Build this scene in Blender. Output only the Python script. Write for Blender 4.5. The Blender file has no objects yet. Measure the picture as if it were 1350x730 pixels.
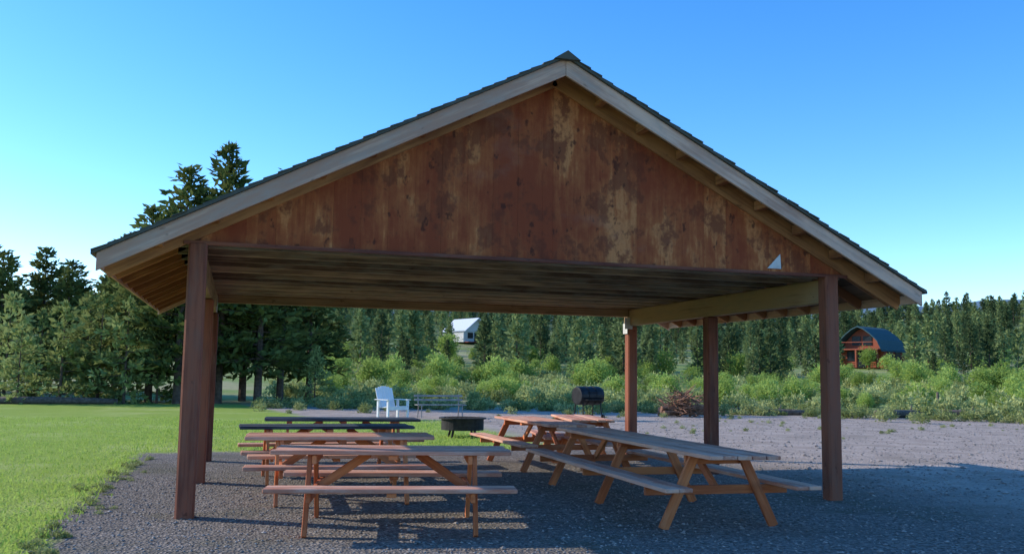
import bpy, math, random
import numpy as np
from mathutils import Vector, Matrix
random.seed(7); rng=np.random.default_rng(7)
S=bpy.context.scene
def link(o,parent=None):
    S.collection.objects.link(o)
    if parent is not None: o.parent=parent
    return o
def empty(name,loc=(0,0,0),rz=0):
    e=bpy.data.objects.new(name,None); e.location=loc; e.rotation_euler=(0,0,rz); e.empty_display_size=.3
    return link(e)
# ---------------------------------------------------------------- nodes
class NT:
    def __init__(s,name):
        s.m=bpy.data.materials.new(name); s.m.use_nodes=True; s.t=s.m.node_tree; s.t.nodes.clear()
        s.out=s.t.nodes.new('ShaderNodeOutputMaterial')
    def n(s,ty,**k):
        x=s.t.nodes.new(ty)
        for a,b in k.items(): setattr(x,a,b)
        return x
    def put(s,sock,v):
        if isinstance(v,bpy.types.NodeSocket): s.t.links.new(v,sock)
        elif v is not None:
            if isinstance(v,(tuple,list)) and len(v)==3 and sock.type=='RGBA': v=(*v,1)
            sock.default_value=v
    def math(s,op,a,b=None,c=None):
        x=s.n('ShaderNodeMath',operation=op); s.put(x.inputs[0],a)
        if b is not None: s.put(x.inputs[1],b)
        if c is not None: s.put(x.inputs[2],c)
        return x.outputs[0]
    def sm(s,v,a,b,lo=0.,hi=1.):
        x=s.n('ShaderNodeMapRange',interpolation_type='SMOOTHSTEP'); s.put(x.inputs[0],v)
        x.inputs[1].default_value=a; x.inputs[2].default_value=b; x.inputs[3].default_value=lo; x.inputs[4].default_value=hi
        return x.outputs[0]
    def mix(s,f,a,b,mode='MIX'):
        x=s.n('ShaderNodeMix',data_type='RGBA',blend_type=mode); s.put(x.inputs[0],f); s.put(x.inputs[6],a); s.put(x.inputs[7],b)
        return x.outputs[2]
    def noise(s,vec,scale,detail=4,rough=.55):
        x=s.n('ShaderNodeTexNoise'); s.put(x.inputs['Vector'],vec); x.inputs['Scale'].default_value=scale
        x.inputs['Detail'].default_value=detail; x.inputs['Roughness'].default_value=rough
        return x.outputs[0]
    def mapv(s,vec,scale):
        x=s.n('ShaderNodeVectorMath',operation='MULTIPLY'); s.put(x.inputs[0],vec); x.inputs[1].default_value=scale
        return x.outputs[0]
    def bump(s,h,st=.3,d=.02):
        x=s.n('ShaderNodeBump'); s.put(x.inputs['Height'],h); x.inputs['Strength'].default_value=st; x.inputs['Distance'].default_value=d
        return x.outputs[0]
    def bsdf(s,col,rough=.8,normal=None,metal=0,spec=.3):
        x=s.n('ShaderNodeBsdfPrincipled'); s.put(x.inputs['Base Color'],col); s.put(x.inputs['Roughness'],rough)
        s.put(x.inputs['Metallic'],metal); s.put(x.inputs['Specular IOR Level'],spec)
        if normal is not None: s.put(x.inputs['Normal'],normal)
        s.t.links.new(x.outputs[0],s.out.inputs[0]); return x
def wood(name,dark,light,weather=None,wamt=.4,blotch=1.3,rough=.8,ramp=(.38,.62)):
    N=NT(name); a=N.n('ShaderNodeAttribute',attribute_name='loc').outputs['Vector']
    r=N.n('ShaderNodeAttribute',attribute_name='rnd').outputs['Fac']
    g=N.noise(N.mapv(a,(1.2,26,26)),1.0,5,.6)
    b=N.noise(N.mapv(a,(.7,2.2,2.2)),blotch,4,.6)
    f=N.math('ADD',N.math('MULTIPLY',g,.45),N.math('MULTIPLY',b,.55))
    f=N.math('ADD',f,N.math('MULTIPLY',N.math('SUBTRACT',r,.5),.22))
    c=N.mix(N.sm(f,*ramp),dark,light)
    if weather:
        w=N.noise(N.mapv(a,(1.5,6,6)),1.6,5,.65)
        c=N.mix(N.math('MULTIPLY',N.sm(w,.42,.7),wamt),c,weather)
    k=N.noise(N.mapv(a,(5,9,9)),1.2,2)      # knots / stains
    c=N.mix(N.sm(k,.68,.76,0,.55),c,tuple(x*.4 for x in dark))
    N.bsdf(c,rough,N.bump(g,.5,.006)); return N.m
def plain(name,col,rough=.7,metal=0,var=.25,scale=6):
    N=NT(name); o=N.n('ShaderNodeTexCoord').outputs['Object']
    n=N.noise(o,scale,5); c=N.mix(N.sm(n,.3,.7),tuple(x*(1-var) for x in col),tuple(min(1,x*(1+var)) for x in col))
    N.bsdf(c,rough,N.bump(n,.2,.01),metal); return N.m
def foliage(name,dark,light,trans=.35,scale=.9,attr=True,rv=.26):
    N=NT(name); o=N.n('ShaderNodeTexCoord').outputs['Object']
    r=N.n('ShaderNodeAttribute',attribute_name='rnd').outputs['Fac'] if attr else N.n('ShaderNodeObjectInfo').outputs['Random']
    n=N.noise(o,scale,3,.6); n2=N.noise(o,scale*9,1)
    f=N.math('ADD',N.math('MULTIPLY',n,.65),N.math('MULTIPLY',n2,.35))
    f=N.math('ADD',f,N.math('MULTIPLY',N.math('SUBTRACT',r,.5),rv))
    c=N.mix(N.sm(f,.34,.66),dark,light)
    d=N.n('ShaderNodeBsdfDiffuse'); N.put(d.inputs[0],c)
    t=N.n('ShaderNodeBsdfTranslucent'); N.put(t.inputs[0],N.mix(.5,c,light))
    m=N.n('ShaderNodeMixShader'); m.inputs[0].default_value=trans
    N.t.links.new(d.outputs[0],m.inputs[1]); N.t.links.new(t.outputs[0],m.inputs[2]); N.t.links.new(m.outputs[0],N.out.inputs[0])
    return N.m
# ---------------------------------------------------------------- board builder
class Boards:
    def __init__(s): s.v=[];s.f=[];s.loc=[];s.r=[]
    def prism(s,pts,ext,grain,rnd=None):
        rnd=random.random() if rnd is None else rnd
        g=Vector(grain).normalized(); e=Vector(ext).normalized(); w=g.cross(e)
        if w.length<.1: w=g.orthogonal()
        w.normalize(); h=g.cross(w); off=Vector((random.uniform(0,50),random.uniform(0,50),random.uniform(0,50)))
        b=len(s.v); n=len(pts); P=[Vector(p) for p in pts]; Q=[p+Vector(ext) for p in P]
        for p in P+Q:
            s.v.append(tuple(p)); s.loc.append((p.dot(g)+off.x,p.dot(w)+off.y,p.dot(h)+off.z)); s.r.append(rnd)
        nrm=(P[1]-P[0]).cross(P[2]-P[1]); fl=nrm.dot(Vector(ext))>0
        A=list(range(b,b+n)); B=list(range(b+n,b+2*n))
        s.f.append(tuple(A[::-1] if fl else A)); s.f.append(tuple(B if fl else B[::-1]))
        for i in range(n):
            j=(i+1)%n; q=(A[i],A[j],B[j],B[i]); s.f.append(q if fl else q[::-1])
    def beam(s,p0,p1,w,h,up=(0,0,1),rnd=None):
        p0=Vector(p0);p1=Vector(p1);d=(p1-p0).normalized(); u=Vector(up)
        sd=d.cross(u).normalized(); u=sd.cross(d).normalized()
        a,b=sd*w/2,u*h/2
        s.prism([p0-a-b,p0+a-b,p0+a+b,p0-a+b],p1-p0,d,rnd)
    def obj(s,name,mat,parent=None,bevel=.006):
        m=bpy.data.meshes.new(name); m.from_pydata(s.v,[],s.f)
        a=m.attributes.new('loc','FLOAT_VECTOR','POINT'); a.data.foreach_set('vector',np.array(s.loc,dtype=np.float32).ravel())
        a=m.attributes.new('rnd','FLOAT','POINT'); a.data.foreach_set('value',np.array(s.r,dtype=np.float32))
        m.materials.append(mat); m.update()
        o=bpy.data.objects.new(name,m); link(o,parent)
        if bevel:
            bm=o.modifiers.new('b','BEVEL'); bm.width=bevel; bm.segments=1; bm.limit_method='ANGLE'
        return o
def meshobj(name,v,f,mat,parent=None,smooth=False):
    m=bpy.data.meshes.new(name); m.from_pydata([tuple(p) for p in v],[],[tuple(q) for q in f])
    m.materials.append(mat)
    if smooth: m.polygons.foreach_set('use_smooth',[True]*len(m.polygons))
    m.update(); o=bpy.data.objects.new(name,m); 
    return link(o,parent)
def tube(path,rad,seg=8):
    v=[];f=[]
    path=[Vector(p) for p in path]
    for i,p in enumerate(path):
        d=(path[min(i+1,len(path)-1)]-path[max(i-1,0)]).normalized()
        a=d.orthogonal().normalized() if abs(d.z)<.9 else Vector((1,0,0)).cross(d).normalized(); b=d.cross(a)
        for k in range(seg):
            t=2*math.pi*k/seg; v.append(p+(a*math.cos(t)+b*math.sin(t))*rad[i])
    for i in range(len(path)-1):
        for k in range(seg):
            k2=(k+1)%seg; f.append((i*seg+k,i*seg+k2,(i+1)*seg+k2,(i+1)*seg+k))
    f.append(tuple(range(seg))[::-1]); f.append(tuple((len(path)-1)*seg+k for k in range(seg)))
    return v,f
class Multi:
    def __init__(s): s.v=[];s.f=[]
    def add(s,vf):
        b=len(s.v); s.v+= [tuple(p) for p in vf[0]]; s.f+=[tuple(i+b for i in q) for q in vf[1]]
def boxvf(c,sz,rz=0):
    c=Vector(c); R=Matrix.Rotation(rz,3,'Z'); v=[]
    for z in(-1,1):
        for x,y in((-1,-1),(1,-1),(1,1),(-1,1)): v.append(c+R@Vector((x*sz[0]/2,y*sz[1]/2,z*sz[2]/2)))
    return v,[(3,2,1,0),(4,5,6,7),(0,1,5,4),(1,2,6,5),(2,3,7,6),(3,0,4,7)]
# ---------------------------------------------------------------- camera
cam=bpy.data.cameras.new('camera'); co=bpy.data.objects.new('camera',cam); link(co)
R=Vector((.9584,-.2853,.01476)); F=Vector((.2820,.9533,.1078)).normalized()
R=(R-F*R.dot(F)).normalized(); U=R.cross(F)
co.matrix_world=Matrix(((R.x,U.x,-F.x,0),(R.y,U.y,-F.y,0),(R.z,U.z,-F.z,1.5),(0,0,0,1)))
cam.sensor_width=36; cam.lens=36*1203/1350; cam.clip_end=8000; cam.clip_start=.05
S.camera=co
# ---------------------------------------------------------------- light
sun_v=Vector((-1.75,1.05,1.0)).normalized()
el=math.asin(sun_v.z); az=math.atan2(sun_v.x,sun_v.y)
w=bpy.data.worlds.new('World'); S.world=w; w.use_nodes=True; nt=w.node_tree
sk=nt.nodes.new('ShaderNodeTexSky'); sk.sky_type='NISHITA'; sk.sun_disc=False; sk.sun_elevation=el; sk.sun_rotation=az
sk.air_density=1.0; sk.dust_density=.45; sk.ozone_density=2.5; sk.altitude=1400
hs=nt.nodes.new('ShaderNodeHueSaturation'); hs.inputs['Saturation'].default_value=1.33; hs.inputs['Value'].default_value=2.1; hs.inputs['Hue'].default_value=.506
nt.links.new(sk.outputs[0],hs.inputs['Color'])
bg=nt.nodes['Background']; bg.inputs[1].default_value=.15; nt.links.new(hs.outputs[0],bg.inputs[0])
L=bpy.data.lights.new('sun','SUN'); L.energy=5; L.angle=math.radians(.5); L.color=(1,.90,.76)
lo=bpy.data.objects.new('sun',L); link(lo); lo.rotation_euler=sun_v.to_track_quat('Z','Y').to_euler(); lo.location=(-20,20,30)
S.view_settings.view_transform='Standard'; S.view_settings.look='None'; S.view_settings.exposure=0
# ---------------------------------------------------------------- ground
def sstep(t): t=np.clip(t,0,1); return t*t*(3-2*t)
def hgt(x,y):
    x=np.asarray(x,float); y=np.asarray(y,float); d=np.hypot(x,y)
    h=19.5*sstep((d-50)/300)
    h=h+sstep((d-55)/60)*(.5*np.sin(x*.09+1)*np.cos(y*.07)+.8*np.sin(x*.021+y*.017))
    h=h+sstep((d-160)/100)*(1.6*np.sin(x*.03+.5)+1.2*np.sin(x*.071+y*.01))
    a=np.arctan2(x,y)
    ridge=134+14*np.sin(a*7+.6)+8*np.sin(a*17+2)+5*np.sin(a*41)+3*np.sin(a*83+1)
    h=h+ridge*sstep((d-900)/1100)
    fwd=(x*.282+y*.9533)/np.maximum(d,1)
    h=np.where(fwd>-.2,h,h*.3)
    return h
rad=[0.]+list(np.geomspace(1.0,3600,150)); seg=288
gv=[(0,0,0)];gf=[]
for r in rad[1:]:
    for k in range(seg):
        a=2*math.pi*k/seg; x=r*math.sin(a); y=r*math.cos(a); gv.append((x,y,float(hgt(x,y))))
for k in range(seg): gf.append((0,1+(k+1)%seg,1+k))
for i in range(len(rad)-2):
    for k in range(seg):
        k2=(k+1)%seg; b=1+i*seg; gf.append((b+k,b+k2,b+seg+k2,b+seg+k))
N=NT('ground'); P=N.n('ShaderNodeNewGeometry').outputs['Position']; sp=N.n('ShaderNodeSeparateXYZ'); N.put(sp.inputs[0],P)
X,Y=sp.outputs[0],sp.outputs[1]
nz=N.math('SUBTRACT',N.noise(P,.5,5,.6),.5); nf=N.math('SUBTRACT',N.noise(P,5,4,.7),.5)
wob=N.math('ADD',N.math('MULTIPLY',nz,1.0),N.math('MULTIPLY',nf,.7))
x=N.math('ADD',X,wob); y=N.math('ADD',Y,N.math('MULTIPLY',wob,2))
dd=N.n('ShaderNodeVectorMath',operation='LENGTH'); N.put(dd.inputs[0],P); D=N.math('ADD',dd.outputs['Value'],N.math('MULTIPLY',wob,6))
lawn=N.math('MAXIMUM',N.sm(x,-1.78,-1.5,1,0),N.math('MULTIPLY',N.sm(y,18.0,18.7),N.sm(x,5.5,7.5,1,0)))
lim=N.math('ADD',y,N.math('MINIMUM',N.math('MAXIMUM',N.math('MULTIPLY',x,6),0.),16.))
lawn=N.math('MULTIPLY',lawn,N.sm(lim,44,48,1,0))
v=N.n('ShaderNodeTexVoronoi'); N.put(v.inputs['Vector'],P); v.inputs['Scale'].default_value=34
vc=N.n('ShaderNodeSeparateColor'); N.put(vc.inputs[0],v.outputs['Color'])
gn=N.noise(P,1.2,6,.65); gn2=N.noise(P,14,5,.7); gn3=N.noise(P,.45,6,.7)
gravel=N.mix(vc.outputs[0],(.075,.066,.058),(.36,.315,.27))
gravel=N.mix(N.sm(gn,.35,.68,0,.65),gravel,(.17,.15,.128)); gravel=N.mix(N.sm(gn2,.52,.72,0,.65),gravel,(.42,.37,.32))
gravel=N.mix(N.sm(gn3,.48,.68,0,.6),gravel,(.12,.115,.07))
dirt=N.mix(N.sm(gn,.3,.7),(.36,.285,.225),(.58,.47,.385)); dirt=N.mix(N.sm(gn2,.42,.68,0,.75),dirt,(.24,.19,.155))
dirt=N.mix(N.math('MULTIPLY',vc.outputs[1],.4),dirt,(.54,.46,.40)); dirt=N.mix(N.sm(gn3,.50,.68,0,.6),dirt,(.26,.22,.17))
g=N.math('MULTIPLY',N.sm(x,7.0,10.5,1,0),N.sm(y,17.5,19.5,1,0))
base=N.mix(g,dirt,gravel)
fn=N.noise(P,.12,5,.6); fn2=N.noise(P,1.5,5,.7)
field=N.mix(N.sm(fn,.38,.6),(.42,.40,.21),(.25,.33,.10)); field=N.mix(N.sm(fn2,.5,.75,0,.6),field,(.15,.20,.06))
base=N.mix(N.sm(D,40,47),base,field)
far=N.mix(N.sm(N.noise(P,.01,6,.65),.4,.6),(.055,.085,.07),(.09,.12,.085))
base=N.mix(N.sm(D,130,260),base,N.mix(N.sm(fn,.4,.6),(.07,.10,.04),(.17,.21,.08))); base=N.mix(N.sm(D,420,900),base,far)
base=N.mix(N.sm(D,900,2000,0,.75),base,(.15,.24,.34))  # blue haze painted into the ground colour, growing with distance
gr=N.mix(N.noise(P,3,5,.7),(.24,.34,.045),(.43,.54,.11)); gr=N.mix(N.sm(N.noise(P,30,4,.7),.4,.7),gr,(.25,.34,.05))
gr=N.mix(N.sm(N.noise(P,.35,5,.7),.46,.68,0,.7),gr,(.47,.52,.17)); gr=N.mix(N.sm(N.noise(P,1.1,5,.7),.56,.72,0,.5),gr,(.20,.28,.06))
base=N.mix(lawn,base,gr)
bh=N.math('ADD',N.math('MULTIPLY',v.outputs['Distance'],.9),gn2)
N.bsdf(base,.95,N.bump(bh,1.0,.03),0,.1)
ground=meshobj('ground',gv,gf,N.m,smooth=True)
pv=[];pf=[]
ico=[(0,0,1),(.9,0,.3),(.28,.85,.3),(-.72,.5,.3),(-.72,-.5,.3),(.28,-.85,.3),(0,0,-.5)]
icf=[(0,1,2),(0,2,3),(0,3,4),(0,4,5),(0,5,1),(6,2,1),(6,3,2),(6,4,3),(6,5,4),(6,1,5)]
for i in range(14000):
    if i<10000: yy=random.uniform(4.5,14); xx=random.uniform(-1.7,min(10,yy*1.1)); s=random.uniform(.008,.022)*(1.6 if random.random()<.05 else 1)
    else: yy=random.uniform(10,33); xx=random.uniform(7.5,yy*1.02+1); s=random.uniform(.012,.035)*(1.8 if random.random()<.06 else 1)
    b=len(pv); t=random.random()*6.3; c,sn=math.cos(t),math.sin(t); k=random.uniform(.6,1.3)
    for p in ico: pv.append((xx+(p[0]*c-p[1]*sn*k)*s,yy+(p[0]*sn+p[1]*c*k)*s,p[2]*s*.7))
    pf+=[tuple(b+j for j in q) for q in icf]
meshobj('gravel',pv,pf,plain('stones',(.28,.25,.22),.9,0,.5,9))
# ---------------------------------------------------------------- wood materials
N=NT('gable_wood'); r=N.n('ShaderNodeAttribute',attribute_name='rnd').outputs['Fac']
P=N.n('ShaderNodeTexCoord').outputs['Object']
gr_=N.noise(N.mapv(P,(22,22,1.6)),1,5,.65); bl=N.noise(N.mapv(P,(1.7,1,.5)),1.0,6,.62); b2=N.noise(N.mapv(P,(3.0,5,2.4)),1,6,.7)
f=N.math('ADD',N.math('MULTIPLY',gr_,.14),N.math('MULTIPLY',bl,.56)); f=N.math('ADD',f,N.math('MULTIPLY',b2,.30))
f=N.math('ADD',f,N.math('MULTIPLY',N.math('SUBTRACT',r,.5),.06))
c=N.mix(N.sm(f,.42,.56),(.27,.058,.024),(.42,.125,.043)); c=N.mix(N.sm(f,.515,.57),c,(.57,.215,.078))
c=N.mix(N.sm(b2,.49,.60,0,.8),c,(.165,.042,.022))
c=N.mix(N.sm(N.noise(N.mapv(P,(8,9,5)),1,3),.62,.70,0,.75),c,(.06,.022,.016))
c=N.mix(N.sm(N.noise(N.mapv(P,(.8,1,1.4)),1,5,.6),.58,.75,0,.35),c,(.30,.17,.12))
N.bsdf(c,.85,N.bump(gr_,.5,.006),0,.15); W_gable=N.m
W_post=wood('post_wood',(.13,.036,.022),(.28,.09,.048),(.18,.105,.075),.4)
W_beam=wood('beam_wood',(.18,.105,.05),(.36,.235,.125),(.24,.20,.13),.5)
W_raft=wood('rafter_wood',(.26,.10,.04),(.52,.23,.085),None)
W_chord=wood('chord_wood',(.15,.10,.065),(.50,.37,.24),(.27,.27,.22),.6)
W_fascia=wood('fascia_wood',(.46,.26,.18),(.74,.48,.34),(.42,.33,.27),.6)
W_deck=wood('deck_wood',(.16,.09,.045),(.30,.175,.095),None)
W_tab=wood('table_wood',(.42,.10,.032),(.68,.21,.07),(.54,.27,.15),.3)
W_top=wood('tabletop_wood',(.46,.18,.11),(.72,.38,.25),(.64,.45,.35),.6)
W_topd=wood('dark_blue_top',(.022,.028,.04),(.06,.075,.105),(.12,.14,.18),.5)  # very dark blue boards with paler blue patches
# ---------------------------------------------------------------- pavilion
pav=empty('picnic_pavilion',(0,0,0))
XL,XR=-.474,7.31; YF,YM,YB=10.18,13.3,16.45
EX0,EX1,XC=-1.40,8.39,3.495; EZ,RZ=2.68,5.22; Y0,Y1=9.72,17.0
sl=(RZ-EZ)/(XC-EX0)
def ztop(x): return RZ-sl*abs(x-XC)
B=Boards()
for X_ in (XL,XR):
    for Y_ in (YF,YM,YB):
        B.beam((X_,Y_,-.05),(X_,Y_,2.5 if Y_!=YF else 2.86),.19,.19,(0,1,0))
B.obj('posts',W_post,pav,.02)
B=Boards()
for X_,sg in((XL,1),(XR,-1)):
    B.beam((X_+.0,YF+.10,2.66),(X_,Y1-.35,2.66),.13,.31)
B.beam((XL+.07,YB,2.75),(XR-.07,YB,2.75),.10,.15)
B.obj('side_beams',W_beam,pav,.012)
B=Boards(); C=Boards()
y_=YF+.12
while y_<Y1-.1:
    for sg in(-1,1):
        ex=EX0+.03 if sg<0 else EX1-.03
        dz=.05+.075
        B.beam((ex,y_,ztop(ex)-dz-.01),(XC+sg*.02,y_,RZ-dz-.01),.045,.13)
    if y_<YB+.05: C.beam((XL-.25,y_,2.895+random.uniform(-.008,.008)),(XR+.25,y_,2.895+random.uniform(-.008,.008)),.045,.14)
    for fx in(.25,.75):
        xx=XL+(XR-XL)*fx; B.beam((xx,y_,2.96),(XC+(xx-XC)*.45,y_,ztop(XC+(xx-XC)*.45)-.15),.04,.09,(0,1,0))
    y_+=.607
for sg in(-1,1):
    ex=EX0 if sg<0 else EX1
    n=9
    for i in range(1,n):
        xx=XC+(ex-XC)*(i/n); z=ztop(xx)-.12
        B.beam((xx,Y0+.045,z),(xx,YF-.10,z),.09,.12)
    B.beam((ex*.995+XC*.005,YF-.055,ztop(ex)-.15),(XC,YF-.055,RZ-.15),.04,.19)
B.obj('rafters',W_raft,pav,.004); C.obj('ceiling_joists',W_chord,pav,.004)
B=Boards()
def slope_poly(x0,x1,y,dz0,dz1): return [(x0,y,ztop(x0)+dz0),(x1,y,ztop(x1)+dz0),(x1,y,ztop(x1)+dz1),(x0,y,ztop(x0)+dz1)]
nb=14
for sg in(-1,1):
    ex=EX0 if sg<0 else EX1
    for i in range(nb):
        a=XC+(ex-XC)*(i/nb); b=XC+(ex-XC)*((i+.985)/nb)
        B.prism(slope_poly(a,b,Y0+.042,-.052,-.028),(0,Y1-Y0-.08,0),(0,1,0))
B.obj('roof_deck',W_deck,pav,0)
N=NT('roofing'); P=N.n('ShaderNodeTexCoord').outputs['Object']
br=N.noise(N.mapv(P,(3,6,3)),2,5,.7); c=N.mix(br,(.05,.05,.04),(.13,.125,.10)); N.bsdf(c,.9,N.bump(br,.6,.01)); W_roof=N.m
B=Boards()
for sg in(-1,1):
    ex=(EX0-.05) if sg<0 else (EX1+.05)
    yy=Y0-.035
    B.prism(slope_poly(XC+sg*.002,ex,yy,-.026,.008),(0,Y1-Y0+.07,0),(0,1,0))
    n=34
    for i in range(n):
        a=XC+(ex-XC)*(i/n); b=XC+(ex-XC)*((i+1)/n)
        j=random.uniform(-.01,.025)
        B.prism([(a,yy-j,ztop(a)+.009),(b,yy-j,ztop(b)+.009),(b,yy-j,ztop(b)+.024)],(0,Y1-Y0+.07+2*j,0),(0,1,0))
B.prism([(XC-.16,Y0-.07,ztop(XC-.16)+.022),(XC+.16,Y0-.07,ztop(XC+.16)+.022),(XC,Y0-.07,RZ+.045)],(0,Y1-Y0+.14,0),(0,1,0))
B.obj('roof_shingles',W_roof,pav,0)
B=Boards()
for yy in (Y0,Y1-.04):
    for sg in(-1,1):
        ex=EX0 if sg<0 else EX1
        B.prism([(XC+sg*.002,yy,RZ-.028),(ex,yy,ztop(ex)-.028),(ex,yy,ztop(ex)-.21),(XC+sg*.002,yy,RZ-.235)],(0,.038,0),(sg,0,-sl))
for ex in(EX0,EX1-.03):
    B.prism([(ex,Y0+.042,EZ-.17),(ex+.03,Y0+.042,EZ-.17),(ex+.03,Y0+.042,EZ-.055),(ex,Y0+.042,EZ-.055)],(0,Y1-Y0-.084,0),(0,1,0))
B.obj('fascia_boards',W_fascia,pav,.004)
def gable(yy,name,x0,x1,zb):
    B=Boards(); xx=x0
    while xx<x1-.02:
        wd=.305; xe=min(xx+wd,x1)
        for a,b in (((xx,xe),) if (xx>=XC or xe<=XC) else ((xx,XC),(XC,xe))):
            if b-a<.01: continue
            g_=.0015
            za,zb_=ztop(a)-.056,ztop(b-g_)-.056
            j=random.uniform(0,.002)
            B.prism([(a,yy-j,zb),(b-g_,yy-j,zb),(b-g_,yy-j,zb_),(a,yy-j,za)],(0,.022,0),(0,0,1),rnd=random.random())
        xx=xe
    return B.obj(name,W_gable,pav,0)
gable(YF-.035,'gable_siding',-.60,7.52,2.872)
gable(YB+.10,'rear_gable_siding',-.60,7.52,2.80)
B=Boards(); B.beam((-.62,YF-.07,2.85),(7.55,YF-.07,2.85),.03,.04); B.obj('gable_trim',W_post,pav,.003)
Wp=plain('pale_grey',(.60,.60,.58),.6,.0,.15)  # pale grey for the gable triangle and the post plates
meshobj('pale_triangle',[(6.38,10.125,2.91),(6.58,10.125,2.91),(6.57,10.125,3.10)]+[(6.38,10.13,2.91),(6.58,10.13,2.91),(6.57,10.13,3.10)],[(0,1,2),(5,4,3),(0,3,4,1),(1,4,5,2),(2,5,3,0)],Wp,pav)  # small pale triangle low on the gable siding
m_=Multi(); m_.add(boxvf((XR-.1,YB-.105,2.55),(.16,.012,.22))); m_.add(boxvf((XR-.12,YB,2.45),(.012,.2,.2)))
meshobj('pale_post_plates',m_.v,m_.f,Wp,pav)  # two pale flat plates near the rear right post top
# ---------------------------------------------------------------- picnic tables
def table(cx,cy,ang,L=2.3,frames=2,top=None):
    e=empty('picnic_table',(cx,cy,0),math.radians(ang))
    T=Boards(); n=5; wb=.145
    for i in range(n):
        yy=(i-2)*(wb+.008); d=random.uniform(-.015,.015); zt=.745+random.uniform(-.003,.003)
        T.beam((-L/2+d,yy,zt),(L/2+d,yy,zt),wb,.04)
    T.obj('table_top',top or W_top,e,.006)
    T=Boards()
    for sg in(-1,1):
        for k in(0,1):
            yy=sg*(.625+k*.148); d=random.uniform(-.012,.012)
            T.beam((-L/2+d,yy,.445),(L/2+d,yy,.445),.14,.04)
    T.obj('seats',W_top,e,.006)
    Fm=Boards(); ins=.36 if L<3 else .55
    xs=[-L/2+ins+i*(L-2*ins)/(frames-1) for i in range(frames)]
    for xi,x_ in enumerate(xs):
        s=1 if x_>0 else -1
        for sg in(-1,1):
            Fm.beam((x_,sg*.27,.725),(x_,sg*.62,0.0),.042,.10,(0,1,0))
        Fm.beam((x_-s*.044,-.80,.378),(x_-s*.044,.80,.378),.042,.09)
        Fm.beam((x_-s*.044,-.36,.68),(x_-s*.044,.36,.68),.042,.085)
        if xi in (0,frames-1):
            Fm.beam((x_-s*.07,0,.39),(x_-s*.55,0,.715),.085,.042,(0,1,0))
    Fm.beam((0,-.35,.70),(0,.35,.70),.09,.045)
    for sg in(-1,1): Fm.beam((0,sg*.57,.405),(0,sg*.83,.405),.09,.035)
    Fm.obj('frame',W_tab,e,.005)
table(1.52,9.22,-10,2.3)
table(1.22,11.35,-2,2.2)
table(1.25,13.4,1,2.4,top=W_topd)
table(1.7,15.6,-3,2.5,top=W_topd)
table(4.80,10.35,88.5,4.8,3)
table(4.95,14.9,91,3.0,2)
table(6.1,16.0,80,2.3,2)
# ---------------------------------------------------------------- yard objects
black=plain('black_steel',(.018,.018,.02),.45,.3,.3)
white=plain('white_paint',(.75,.75,.74),.5,0,.05)
grey=plain('grey_metal',(.26,.25,.24),.6,.1,.2)
rust=plain('rust_steel',(.025,.022,.02),.8,.0,.4)
e=empty('barrel_grill',(11.9,30.5,0),math.radians(15)); M=Multi()
path=[(-.50,0,.85),(-.495,0,.85),(-.40,0,.85),(.40,0,.85),(.495,0,.85),(.50,0,.85)]
M.add(tube(path,[.26,.31,.33,.33,.31,.26],20))
M.add(tube([(-.17,0,.85),(-.15,0,.85)],[.345,.345],20)); M.add(tube([(.15,0,.85),(.17,0,.85)],[.345,.345],20))
for sx in(-.38,.38):
    for sy in(-.22,.22): M.add(tube([(sx,sy,.6),(sx*1.08,sy*1.3,0)],[.022,.022],6))
M.add(boxvf((0,-.42,.72),(.8,.22,.02))); M.add(tube([(-.2,-.36,.98),(.2,-.36,.98)],[.014,.014],6))
for sx in(-.2,.2): M.add(tube([(sx,-.36,.98),(sx,-.28,.96)],[.01,.01],6))
for sx in(-.41,.41): M.add(tube([(sx*1.08-.02,-.29,.1),(sx*1.08+.02,-.29,.1)],[.1,.1],14))
meshobj('grill_body',M.v,M.f,black,e)
e=empty('fire_pit',(5.3,22,0)); M=Multi()
def ring(r0,r1,z0,z1,sg=28):
    v=[];f=[]
    for k in range(sg):
        a=2*math.pi*k/sg; c,s_=math.cos(a),math.sin(a)
        v+=[(c*r0,s_*r0,z0),(c*r1,s_*r1,z0),(c*r1,s_*r1,z1),(c*r0,s_*r0,z1)]
    for k in range(sg):
        a=k*4;b=((k+1)%sg)*4
        for i in range(4): j=(i+1)%4; f.append((a+i,b+i,b+j,a+j))
    return v,f
M.add(ring(.47,.52,.18,.46)); M.add(ring(.47,.58,.445,.48)); M.add(ring(.0001,.469,.19,.21))
for a in range(4): M.add(tube([(.36*math.cos(a*1.57+.7),.36*math.sin(a*1.57+.7),.2),(.42*math.cos(a*1.57+.7),.42*math.sin(a*1.57+.7),0)],[.03,.03],6))
for k in range(9): M.add(tube([(-.46+k*.115,-math.sqrt(max(.01,.23-(-.46+k*.115)**2)),.47),(-.46+k*.115,math.sqrt(max(.01,.23-(-.46+k*.115)**2)),.47)],[.008,.008],5))
meshobj('fire_bowl',M.v,M.f,rust,e)
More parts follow.
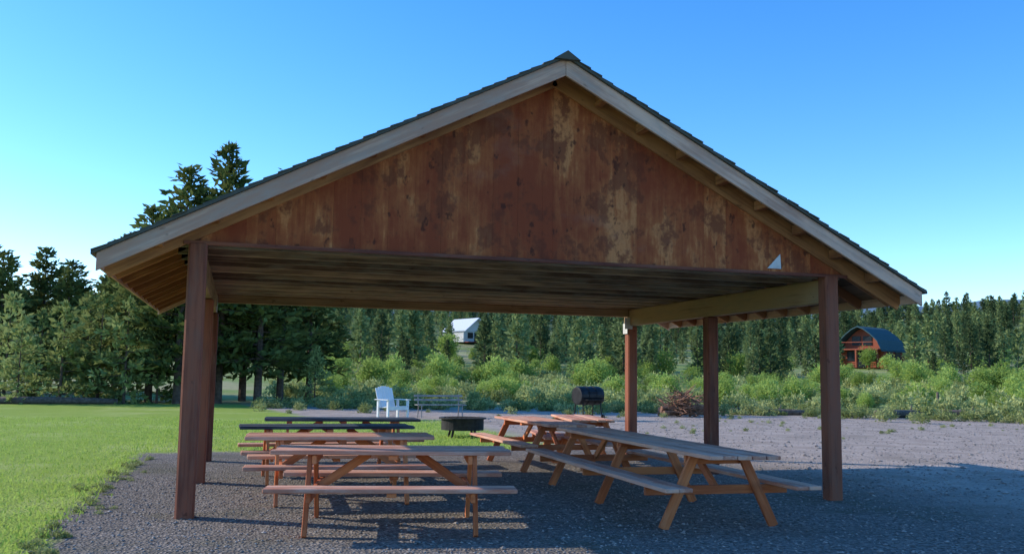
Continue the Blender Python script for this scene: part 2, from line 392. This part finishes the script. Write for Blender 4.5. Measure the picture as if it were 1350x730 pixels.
def chair(x_,y_,a,s):
    e=empty('lawn_chair',(x_,y_,0),math.radians(a)); e.scale=(s*1.2,s,s); M=Multi()
    for i in range(5): M.add(boxvf((0,-.22+i*.1,.40-i*.012),(.54,.085,.02)))
    for i in range(6):
        xx=-.22+i*.088; hh=.62+.06*math.sin(i/5*math.pi)
        v,f=boxvf((0,0,hh/2),(.082,.018,hh)); Rm=Matrix.Rotation(-.32,3,'X')
        M.add(([Rm@p+Vector((xx,.26,.34)) for p in v],f))
    for sx in(-.31,.31):
        M.add(boxvf((sx,-.24,.29),(.04,.07,.58))); M.add(boxvf((sx,.22,.29),(.04,.07,.58))); M.add(boxvf((sx,.0,.595),(.12,.62,.022)))
    M.add(boxvf((0,-.275,.34),(.58,.02,.09)))
    meshobj('chair_slats',M.v,M.f,white,e)
chair(4.95,30.5,30,1.12)
e=empty('park_bench',(6.9,32.0,0),math.radians(5)); M=Multi()
for i in range(3): M.add(boxvf((0,-.15+i*.14,.45),(1.8,.12,.03)))
for i in range(2): M.add(boxvf((0,.26+i*.03,.62+i*.14),(1.8,.025,.07)))
for sx in(-.75,.75):
    M.add(tube([(sx,-.2,0),(sx,-.2,.43),(sx,.24,.43),(sx,.32,.82)],[.02]*4,6)); M.add(tube([(sx,.2,.43),(sx,.3,0)],[.02]*2,6))
meshobj('bench_frame',M.v,M.f,grey,e)
e=empty('brush_pile',(17.0,33.2,0)); M=Multi(); random.seed(3)
for i in range(230):
    a=random.uniform(0,6.28); rr_=random.uniform(0,.7); p=Vector((math.cos(a)*rr_,math.sin(a)*rr_,random.uniform(0,1.0)*(1-rr_*.6)))
    b_=random.uniform(0,6.28); l=random.uniform(.4,.9); dz=random.uniform(-.25,.9)
    d=Vector((math.cos(b_),math.sin(b_),dz)).normalized()*l; q=p+d; q.z=max(.02,q.z)
    M.add(tube([p,p+d*.5+Vector((random.uniform(-.06,.06),random.uniform(-.06,.06),.04)),q],[.03,.02,.006],4))
for i in range(5):
    a=random.uniform(-.6,.6); M.add(tube([(-1.0*math.cos(a),-1.0*math.sin(a),.1+.06*i),(1.0*math.cos(a),1.0*math.sin(a),.14+.07*i)],[.09,.06],7))
meshobj('cut_branches',M.v,M.f,plain('bark_red',(.25,.13,.08),.9,0,.5,5),e)
bark=plain('bark',(.13,.10,.08),.95,0,.4,8)
def log(x_,y_,a,l,r):
    e=empty('fallen_log',(x_,y_,0),math.radians(a)); v,f=tube([(-l/2,0,r*.9),(-l/5,.05,r),(l/4,-.04,r*.95),(l/2,.03,r*.8)],[r,r*1.02,r*.9,r*.7],10); M=Multi(); M.add((v,f))
    M.add(tube([(l*.1,0,r),(l*.14,.1,r*3.2)],[r*.25,r*.08],6)); M.add(tube([(-l*.3,0,r),(-l*.33,-.1,r*2.6)],[r*.25,r*.08],6))
    meshobj('log_body',M.v,M.f,bark,e,True)
log(-7.6,44,4,5,.16); log(22,35,-25,4,.14); log(27,32.5,10,3.4,.17); log(31,33.5,-30,2.6,.15)
# ---------------------------------------------------------------- foliage generators
def leaves(c,d,L_,W_,r):
    n=len(c); d=d/np.linalg.norm(d,axis=1,keepdims=True)
    s=np.cross(d,r.normal(size=(n,3))); s/=np.linalg.norm(s,axis=1,keepdims=True)
    L_=np.broadcast_to(np.asarray(L_).reshape(-1,1),(n,1)); W_=np.broadcast_to(np.asarray(W_).reshape(-1,1),(n,1))
    v=np.stack([c,c+d*L_*.45+s*W_*.5,c+d*L_,c+d*L_*.45-s*W_*.5],1).reshape(-1,3)
    f=np.arange(4*n).reshape(-1,4); return v,f
def build(name,parts,mats):
    V=[];Fc=[];MI=[];b=0
    for v,f,mi in parts:
        v=np.asarray([tuple(p) for p in v]) if not isinstance(v,np.ndarray) else v
        V.append(v); 
        for q in f: Fc.append(tuple(int(i)+b for i in q))
        MI+=[mi]*len(f); b+=len(v)
    V=np.concatenate(V); m=bpy.data.meshes.new(name); m.from_pydata(V.tolist(),[],Fc)
    for x in mats: m.materials.append(x)
    m.polygons.foreach_set('material_index',MI); m.update(); return m
class Scatter:
    """merge many placed copies of source meshes into one mesh object"""
    def __init__(s): s.items=[]; s.cache={}
    def data(s,m):
        if m.name not in s.cache:
            nv,nl,npg=len(m.vertices),len(m.loops),len(m.polygons)
            co_=np.empty(nv*3,np.float32); m.vertices.foreach_get('co',co_)
            li=np.empty(nl,np.int32); m.loops.foreach_get('vertex_index',li)
            ls=np.empty(npg,np.int32); m.polygons.foreach_get('loop_start',ls)
            mi=np.empty(npg,np.int32); m.polygons.foreach_get('material_index',mi)
            s.cache[m.name]=(co_.reshape(-1,3),li,ls,mi)
        return s.cache[m.name]
    def add(s,m,x,y,sc,sz=None): s.items.append((m,x,y,sc,sz or sc))
    def make(s,name,mats):
        V=[];LI=[];LS=[];MI=[];RN=[];vb=lb=0
        for m,x,y,sc,sz in s.items:
            c,li,ls,mi=s.data(m); a=random.uniform(0,6.283); ca,sa=math.cos(a),math.sin(a)
            v=np.empty_like(c); v[:,0]=(c[:,0]*ca-c[:,1]*sa)*sc+x; v[:,1]=(c[:,0]*sa+c[:,1]*ca)*sc+y; v[:,2]=c[:,2]*sz+float(hgt(x,y))-.03
            V.append(v);LI.append(li+vb);LS.append(ls+lb);MI.append(mi);RN.append(np.full(len(c),random.random(),np.float32)); vb+=len(c); lb+=len(li)
        V=np.concatenate(V);LI=np.concatenate(LI);LS=np.concatenate(LS);MI=np.concatenate(MI)
        M=bpy.data.meshes.new(name); M.vertices.add(len(V)); M.vertices.foreach_set('co',V.ravel()); M.loops.add(len(LI)); M.loops.foreach_set('vertex_index',LI)
        M.polygons.add(len(LS)); M.polygons.foreach_set('loop_start',LS)
        for x in mats: M.materials.append(x)
        M.polygons.foreach_set('material_index',MI)
        at=M.attributes.new('rnd','FLOAT','POINT'); at.data.foreach_set('value',np.concatenate(RN))
        M.update(calc_edges=True)
        return link(bpy.data.objects.new(name,M))
def conifer(name,seed,h,r0,start,dens,spray,mats,power=.85,per=3,droop=.15,wf=.42):
    r=np.random.default_rng(seed); parts=[]
    lean=r.normal(size=2)*.012*h
    zs=np.linspace(0,h,7); tv,tf=tube([(lean[0]*(z/h)**2,lean[1]*(z/h)**2,z-.1) for z in zs],[(.016*h)*(1-z/h*.93) for z in zs],7)
    parts.append((tv,tf,0)); C=[];Dr=[];Ls=[]
    z=start*h
    side=r.uniform(0,6.28)
    while z<h*.985:
        t=(z-start*h)/(h-start*h); R_=r0*((1-t)**power)*(.55+.45*min(1,t*5+.3))
        nb_=int(r.integers(4,7))
        for k in range(nb_):
            a=r.uniform(0,6.283); l=R_*r.uniform(.55,1.2)*(1+.15*math.cos(a-side))
            if r.random()<.10: continue
            up=.35*t+.02-droop*(1-t)+r.normal()*.08; dv=np.array([math.cos(a),math.sin(a),up])
            p0=np.array([lean[0]*(z/h)**2,lean[1]*(z/h)**2,z]); p1=p0+dv*l
            if l>.5 and dens>3: 
                bv,bf=tube([p0,p0+dv*l*.5+np.array([0,0,-.03*l]),p1],[.012*l+.008,.008*l+.004,.004],4); parts.append((bv,bf,0))
            ns=max(2,int(l*dens)); 
            for q in np.linspace(.25,1,ns):
                for _ in range(per):
                    C.append(p0+dv*l*q+r.normal(size=3)*np.array([.5,.5,.35])*spray*.5*(1.2-q*.5)); 
                    Dr.append(dv*.8+r.normal(size=3)*.55+np.array([0,0,.25])); Ls.append(spray*r.uniform(.6,1.25)*(1 if l>.4 else .7))
        z+=(h*(1-start))/(h*2.6)*r.uniform(.7,1.3)*(1.15-t*.5)
    for _ in range(10): C.append(np.array([lean[0],lean[1],h*.965+r.uniform(-.2,.1)*1.])); Dr.append(np.array([r.normal()*.3,r.normal()*.3,1.])); Ls.append(spray*.8)
    Ls=np.array(Ls); v,f=leaves(np.array(C),np.array(Dr),Ls,Ls*wf,r); parts.append((v,f,1))
    return build(name,parts,mats)
def bush(name,seed,h,w_,n,leaf,mats,lobes=9,stems=9):
    r=np.random.default_rng(seed); parts=[]; C=[];Dr=[]
    lob=[]
    for i in range(lobes):
        a=r.uniform(0,6.28); q=math.sqrt(r.uniform(0,1))*.65; lob.append((math.cos(a)*q*w_/2,math.sin(a)*q*w_/2,h*r.uniform(.3,.82)*(1-.3*q),r.uniform(.16,.30)*w_))
    for (x_,y_,z_,rr) in lob[:stems]:
        tv,tf=tube([(x_*.15,y_*.15,-.05),(x_*.6,y_*.6,z_*.5),(x_,y_,z_+rr*.6)],[.03*h/3+.012,.02*h/3+.008,.006],5); parts.append((tv,tf,0))
    for i in range(n):
        x_,y_,z_,rr=lob[int(r.integers(0,lobes))]; d=r.normal(size=3); d/=np.linalg.norm(d); q=rr*r.uniform(.25,1)**.5*r.uniform(.85,1.25)
        p=np.array([x_,y_,z_])+d*q*np.array([1,1,1.15]); 
        if p[2]<.03: p[2]=r.uniform(.03,.3)
        C.append(p); Dr.append(d*.5+r.normal(size=3)*.6+np.array([0,0,.45]))
    Ls=leaf*r.uniform(.6,1.3,size=n); v,f=leaves(np.array(C),np.array(Dr),Ls,Ls*.5,r); parts.append((v,f,1)); return build(name,parts,mats)
trunk=plain('pine_bark',(.11,.075,.055),.95,0,.4,6)
F_dark=foliage('pine_needles',(.045,.068,.020),(.17,.20,.06),.25,attr=False)
F_mid=foliage('young_pine_needles',(.13,.17,.05),(.36,.41,.15),.3,attr=False)
F_haze=foliage('hazed_needles',(.05,.08,.035),(.23,.29,.115),.25,.25,rv=.45)  # distant haze put into the colour: lighter, bluer needles
F_wil=foliage('willow_leaves',(.17,.25,.05),(.42,.54,.14),.42)
F_sage=foliage('sage_leaves',(.23,.28,.10),(.50,.53,.22),.3,2)
F_weed=foliage('weed_leaves',(.16,.20,.06),(.38,.41,.17),.3,2)
def place(mesh,name,x_,y_,s=1,sz=None):
    o=bpy.data.objects.new(name,mesh); link(o); o.location=(x_,y_,float(hgt(x_,y_))-.03)
    o.rotation_euler=(0,0,random.uniform(0,6.28)); o.scale=(s,s,(sz or s)); return o
random.seed(11)
tall=[conifer('pine_tall_%d'%i,20+i,12.,2.3,.16,4.5,.5,[trunk,F_dark],.7,4) for i in range(3)]
young=[conifer('pine_young_%d'%i,40+i,5.,1.8,.03,5,.40,[trunk,F_mid],.7,3) for i in range(3)]
farc=[conifer('pine_far_%d'%i,60+i,9.,1.5+.2*(i%3),.04,2.2,.8,[trunk,F_haze],.75,2,wf=.5) for i in range(5)]
wil=[bush('willow_%d'%i,80+i,3.2,3.4,1500,.26,[trunk,F_wil],11) for i in range(3)]
sage=[bush('sage_%d'%i,90+i,.8,1.3,260,.18,[trunk,F_sage],6,5) for i in range(3)]
weed=[bush('weed_%d'%i,95+i,.4,.8,180,.13,[trunk,F_weed],5,3) for i in range(3)]
for i,(x_,y_,s,sz) in enumerate([(-.9,46,1.,1.05),(-2.7,45,1.1,.92),(-4.1,47,1.,.80),(.9,45.5,1.1,.85),(2.0,47.5,1.,.98),(-5.6,50,.9,.72),(3.6,50,.95,.75),(.2,50,1.1,.9),(-1.9,49,1.1,.88)]):
    place(tall[i%3],'pine_tree',x_,y_,s,sz=sz)
for x_,y_,s,sz in [(-9.6,58,.9,.60),(-11.3,60,.9,.72),(-12.8,57,.9,.68),(-8.3,62,.9,.62),(-14.5,60,.9,.76),(-16.5,58,1.0,.74),(-18,62,1.1,.85),(-10.4,64,.9,.70),(-7.2,60,.9,.6)]:
    place(random.choice(tall),'pine_tree',x_,y_,s,sz=sz)
for x_,y_,s in [(-7.6,45,.9),(-6.2,46,1.0),(-4.9,44.5,.95),(-3.6,45.5,.85),(-8.9,47,.85),(-5.5,48,1.15),(-7.2,49,1.05),(-10.5,48,1.0),(3.6,46.,.55),(-12.6,50,1.0),(-9.2,44.5,.7)]:
    place(random.choice(young),'young_pine',x_,y_,s)
def bearing_clear(x_,y_):
    d=math.hypot(x_,y_); a=math.degrees(math.atan2(x_,y_))
    if 36.3<a<39.9 and d<125: return False
    if 12.9<a<14.5 and d<200: return False
    return True
FF=Scatter(); cnt=0
while cnt<1600:
    a=math.radians(random.uniform(-17,50)); d=125+255*random.random()**.8; x_=d*math.sin(a); y_=d*math.cos(a)
    if not bearing_clear(x_,y_): continue
    if d<190 and math.sin(x_*.07)+math.cos(y_*.06+x_*.02)>.45: continue
    if math.sin(x_*.05+1)*math.sin(y_*.045+x_*.03)>.72: continue
    s=random.choice((random.uniform(.35,.6),random.uniform(.55,.85),random.uniform(.6,.9)))
    if d<165: s*=.75
    FF.add(random.choice(farc),x_,y_,s,s*random.uniform(.85,1.2)); cnt+=1
cnt=0
while cnt<70:
    a=math.radians(random.uniform(1,24)); d=random.uniform(85,130); x_=d*math.sin(a); y_=d*math.cos(a)
    if not bearing_clear(x_,y_): continue
    FF.add(random.choice(farc),x_,y_,random.uniform(.35,.8)); cnt+=1
for i in range(80):
    a=math.radians(random.uniform(24,50)); d=random.uniform(88,130); x_=d*math.sin(a); y_=d*math.cos(a)
    if bearing_clear(x_,y_): FF.add(random.choice(farc),x_,y_,random.uniform(.25,.65))
for a,d,s in((35.6,100,.62),(36.1,92,.5),(40.3,92,.62),(41.0,98,.7),(34.9,96,.5)): FF.add(farc[0],d*math.sin(math.radians(a)),d*math.cos(math.radians(a)),s)
FF.make('distant_forest',[trunk,F_haze])
WW=Scatter()
for i in range(230):
    a=math.radians(random.uniform(3,48)); d=random.uniform(52,140) if i>110 else random.uniform(52,80); x_=d*math.sin(a); y_=d*math.cos(a)
    if 35.5<math.degrees(a)<41 and d<100 and d>60: continue
    s=random.uniform(.25,.6) if d<75 else random.uniform(.4,.9)
    if random.random()<.06: s*=1.4
    WW.add(random.choice(wil),x_,y_,s,s*random.uniform(.75,1.1))
for a,d,s in((36.3,84,.6),(37.2,80,.48),(39.5,84,.75),(38.6,78,.42),(40.3,80,.75),(37.9,82,.38)): WW.add(wil[0],d*math.sin(math.radians(a)),d*math.cos(math.radians(a)),s)
WW.make('willow_thicket',[trunk,F_wil])
SS=Scatter()
for i in range(850):
    a=math.radians(random.uniform(2,48)); d=random.uniform(45,100); x_=d*math.sin(a); y_=d*math.cos(a)
    SS.add(random.choice(sage),x_,y_,random.uniform(.4,1.2))
SS.make('sagebrush',[trunk,F_sage])
WD=Scatter()
for i in range(420):
    a=math.radians(random.uniform(1,48)); d=40+7*random.random()**1.5+ (0 if random.random()<.75 else -7*random.random()**2); x_=d*math.sin(a); y_=d*math.cos(a)
    WD.add(random.choice(weed),x_,y_,random.uniform(.25,1.1))
for i in range(60):
    x_=random.uniform(9,26); y_=random.uniform(20,34); WD.add(random.choice(weed),x_,y_,random.uniform(.12,.3))
for i in range(70):
    y_=random.uniform(7,17); WD.add(random.choice(weed),-1.55+random.gauss(0,.16),y_,random.uniform(.10,.22))
WD.make('weeds',[trunk,F_weed])
n=45000
xx=rng.uniform(-9,-1.55,n); yy=8+rng.random(n)**1.3*24
k=rng.random(n)<.3; xx[k]=rng.uniform(-1.6,6.5,k.sum()); yy[k]=rng.uniform(18.2,30,k.sum())
c=np.stack([xx+rng.normal(size=n)*.06,yy,np.zeros(n)],1); d=rng.normal(size=(n,3))*.45; d[:,2]=1
hh=rng.uniform(.02,.06,n)*(1+ (xx>-1.9)*.4); v,f=leaves(c,d,hh,.012+hh*.12,rng)
gm=bpy.data.meshes.new('lawn_grass'); gm.from_pydata(v.tolist(),[],f.tolist()); gm.materials.append(foliage('grass_blades',(.24,.34,.045),(.46,.58,.13),.35,3,attr=False)); link(bpy.data.objects.new('lawn_grass',gm))
# ---------------------------------------------------------------- cabins
logm=NT('log_wall'); P=logm.n('ShaderNodeTexCoord').outputs['Object']; nn=logm.noise(logm.mapv(P,(1,1,8)),1.5,5)
logm.bsdf(logm.mix(nn,(.20,.045,.024),(.36,.10,.05)),.8); logm=logm.m
teal=plain('teal_roof',(.035,.085,.095),.8,.0,.15); glass=plain('dark_glass',(.02,.025,.03),.15,0,.1)
def cabin(name,x_,y_,rz,wd_,ln,hw,hr,rm,wallm,gam):
    z=float(hgt(x_,y_)); e=empty(name,(x_,y_,z-.1),math.radians(rz))
    M=Multi(); nlog=int(hw/.26)
    for i in range(nlog):
        zz=.2+i*.26
        for sy in(-1,1): M.add(tube([(-wd_/2-.2,sy*ln/2,zz),(wd_/2+.2,sy*ln/2,zz)],[.14,.14],8))
        for sx in(-1,1): M.add(tube([(sx*wd_/2,-ln/2-.2,zz+.02),(sx*wd_/2,ln/2+.2,zz+.02)],[.135,.135],8))
    if gam: prof=[(-.5,0),(-.40,.36),(-.26,.66),(-.12,.89),(0,1),(.12,.89),(.26,.66),(.40,.36),(.5,0)]
    else: prof=[(-.5,0),(0,1),(.5,0)]
    pts=[(p[0]*wd_,p[1]*hr+hw) for p in prof]
    for sy in(-1,1):
        yy=sy*(ln/2-.02); v=[(px,yy,pz) for px,pz in pts]+[(px,yy-sy*.1,pz) for px,pz in pts]; n_=len(pts)
        M.add((v,[tuple(range(n_)),tuple(range(2*n_-1,n_-1,-1))]+[(i,(i+1)%n_,n_+(i+1)%n_,n_+i) for i in range(n_)]))
    meshobj('walls',M.v,M.f,wallm,e)
    o=[(px*1.14,(pz-hw)*1.04+hw-(.3 if i in(0,len(pts)-1) else 0)) for i,(px,pz) in enumerate(pts)]
    v=[];n_=len(o)
    for yy in(-ln/2-1.1,ln/2+.5):
        for px,pz in o: v.append((px,yy,pz+.14))
        for px,pz in o: v.append((px,yy,pz))
    f=[]
    for i in range(n_-1):
        f+=[(i,i+1,2*n_+i+1,2*n_+i),(n_+i+1,n_+i,3*n_+i,3*n_+i+1),(i+1,i,n_+i,n_+i+1),(2*n_+i,2*n_+i+1,3*n_+i+1,3*n_+i)]
    meshobj('roof',v,f,rm,e)
    M=Multi(); yy=-ln/2-.16
    M.add(boxvf((-wd_*.25,yy,1.5),(wd_*.22,.06,1.2))); M.add(boxvf((wd_*.25,yy,1.5),(wd_*.22,.06,1.2))); M.add(boxvf((0,yy,1.15),(1.0,.06,2.1)))
    if gam: M.add(boxvf((-.7,-ln/2-.04,hw+1.0),(1.1,.06,1.1))); M.add(boxvf((.7,-ln/2-.04,hw+1.0),(1.1,.06,1.1)))
    for k in(-.2,.2): M.add(boxvf((wd_/2+.15,k*ln,1.5),(.06,1.2,1.0)))
    meshobj('windows_and_door',M.v,M.f,glass,e)
    M=Multi()
    M.add(boxvf((0,-ln/2-.9,hw-.05),(wd_+.4,1.4,.15)) if gam else boxvf((0,-ln/2-.9,.1),(wd_,1.6,.12)))
    if gam:
        for k in(-1,0,1): M.add(boxvf((k*(wd_/2),-ln/2-1.5,hw/2),(.18,.18,hw-.2)))
        M.add(boxvf((0,-ln/2-1.5,hw+.8),(wd_+.2,.08,.08)))
    meshobj('porch_deck',M.v,M.f,logm,e)
cabin('log_cabin',73.5,94,-66,5.2,4.6,2.3,2.5,teal,logm,True)
cabin('white_cabin',46,190,20,6,8,2.6,2.4,plain('light_metal_roof',(.62,.66,.70),.5,.1,.05),plain('white_siding',(.6,.6,.58),.7,0,.05),False)
e=empty('marker_post',(32.2,36.5,0)); M=Multi(); M.add(tube([(0,0,-.1),(0,0,1.0)],[.07,.065],8)); M.add(tube([(0,0,1.0),(0,0,1.04)],[.08,.03],8)); meshobj('post_shaft',M.v,M.f,bark,e)
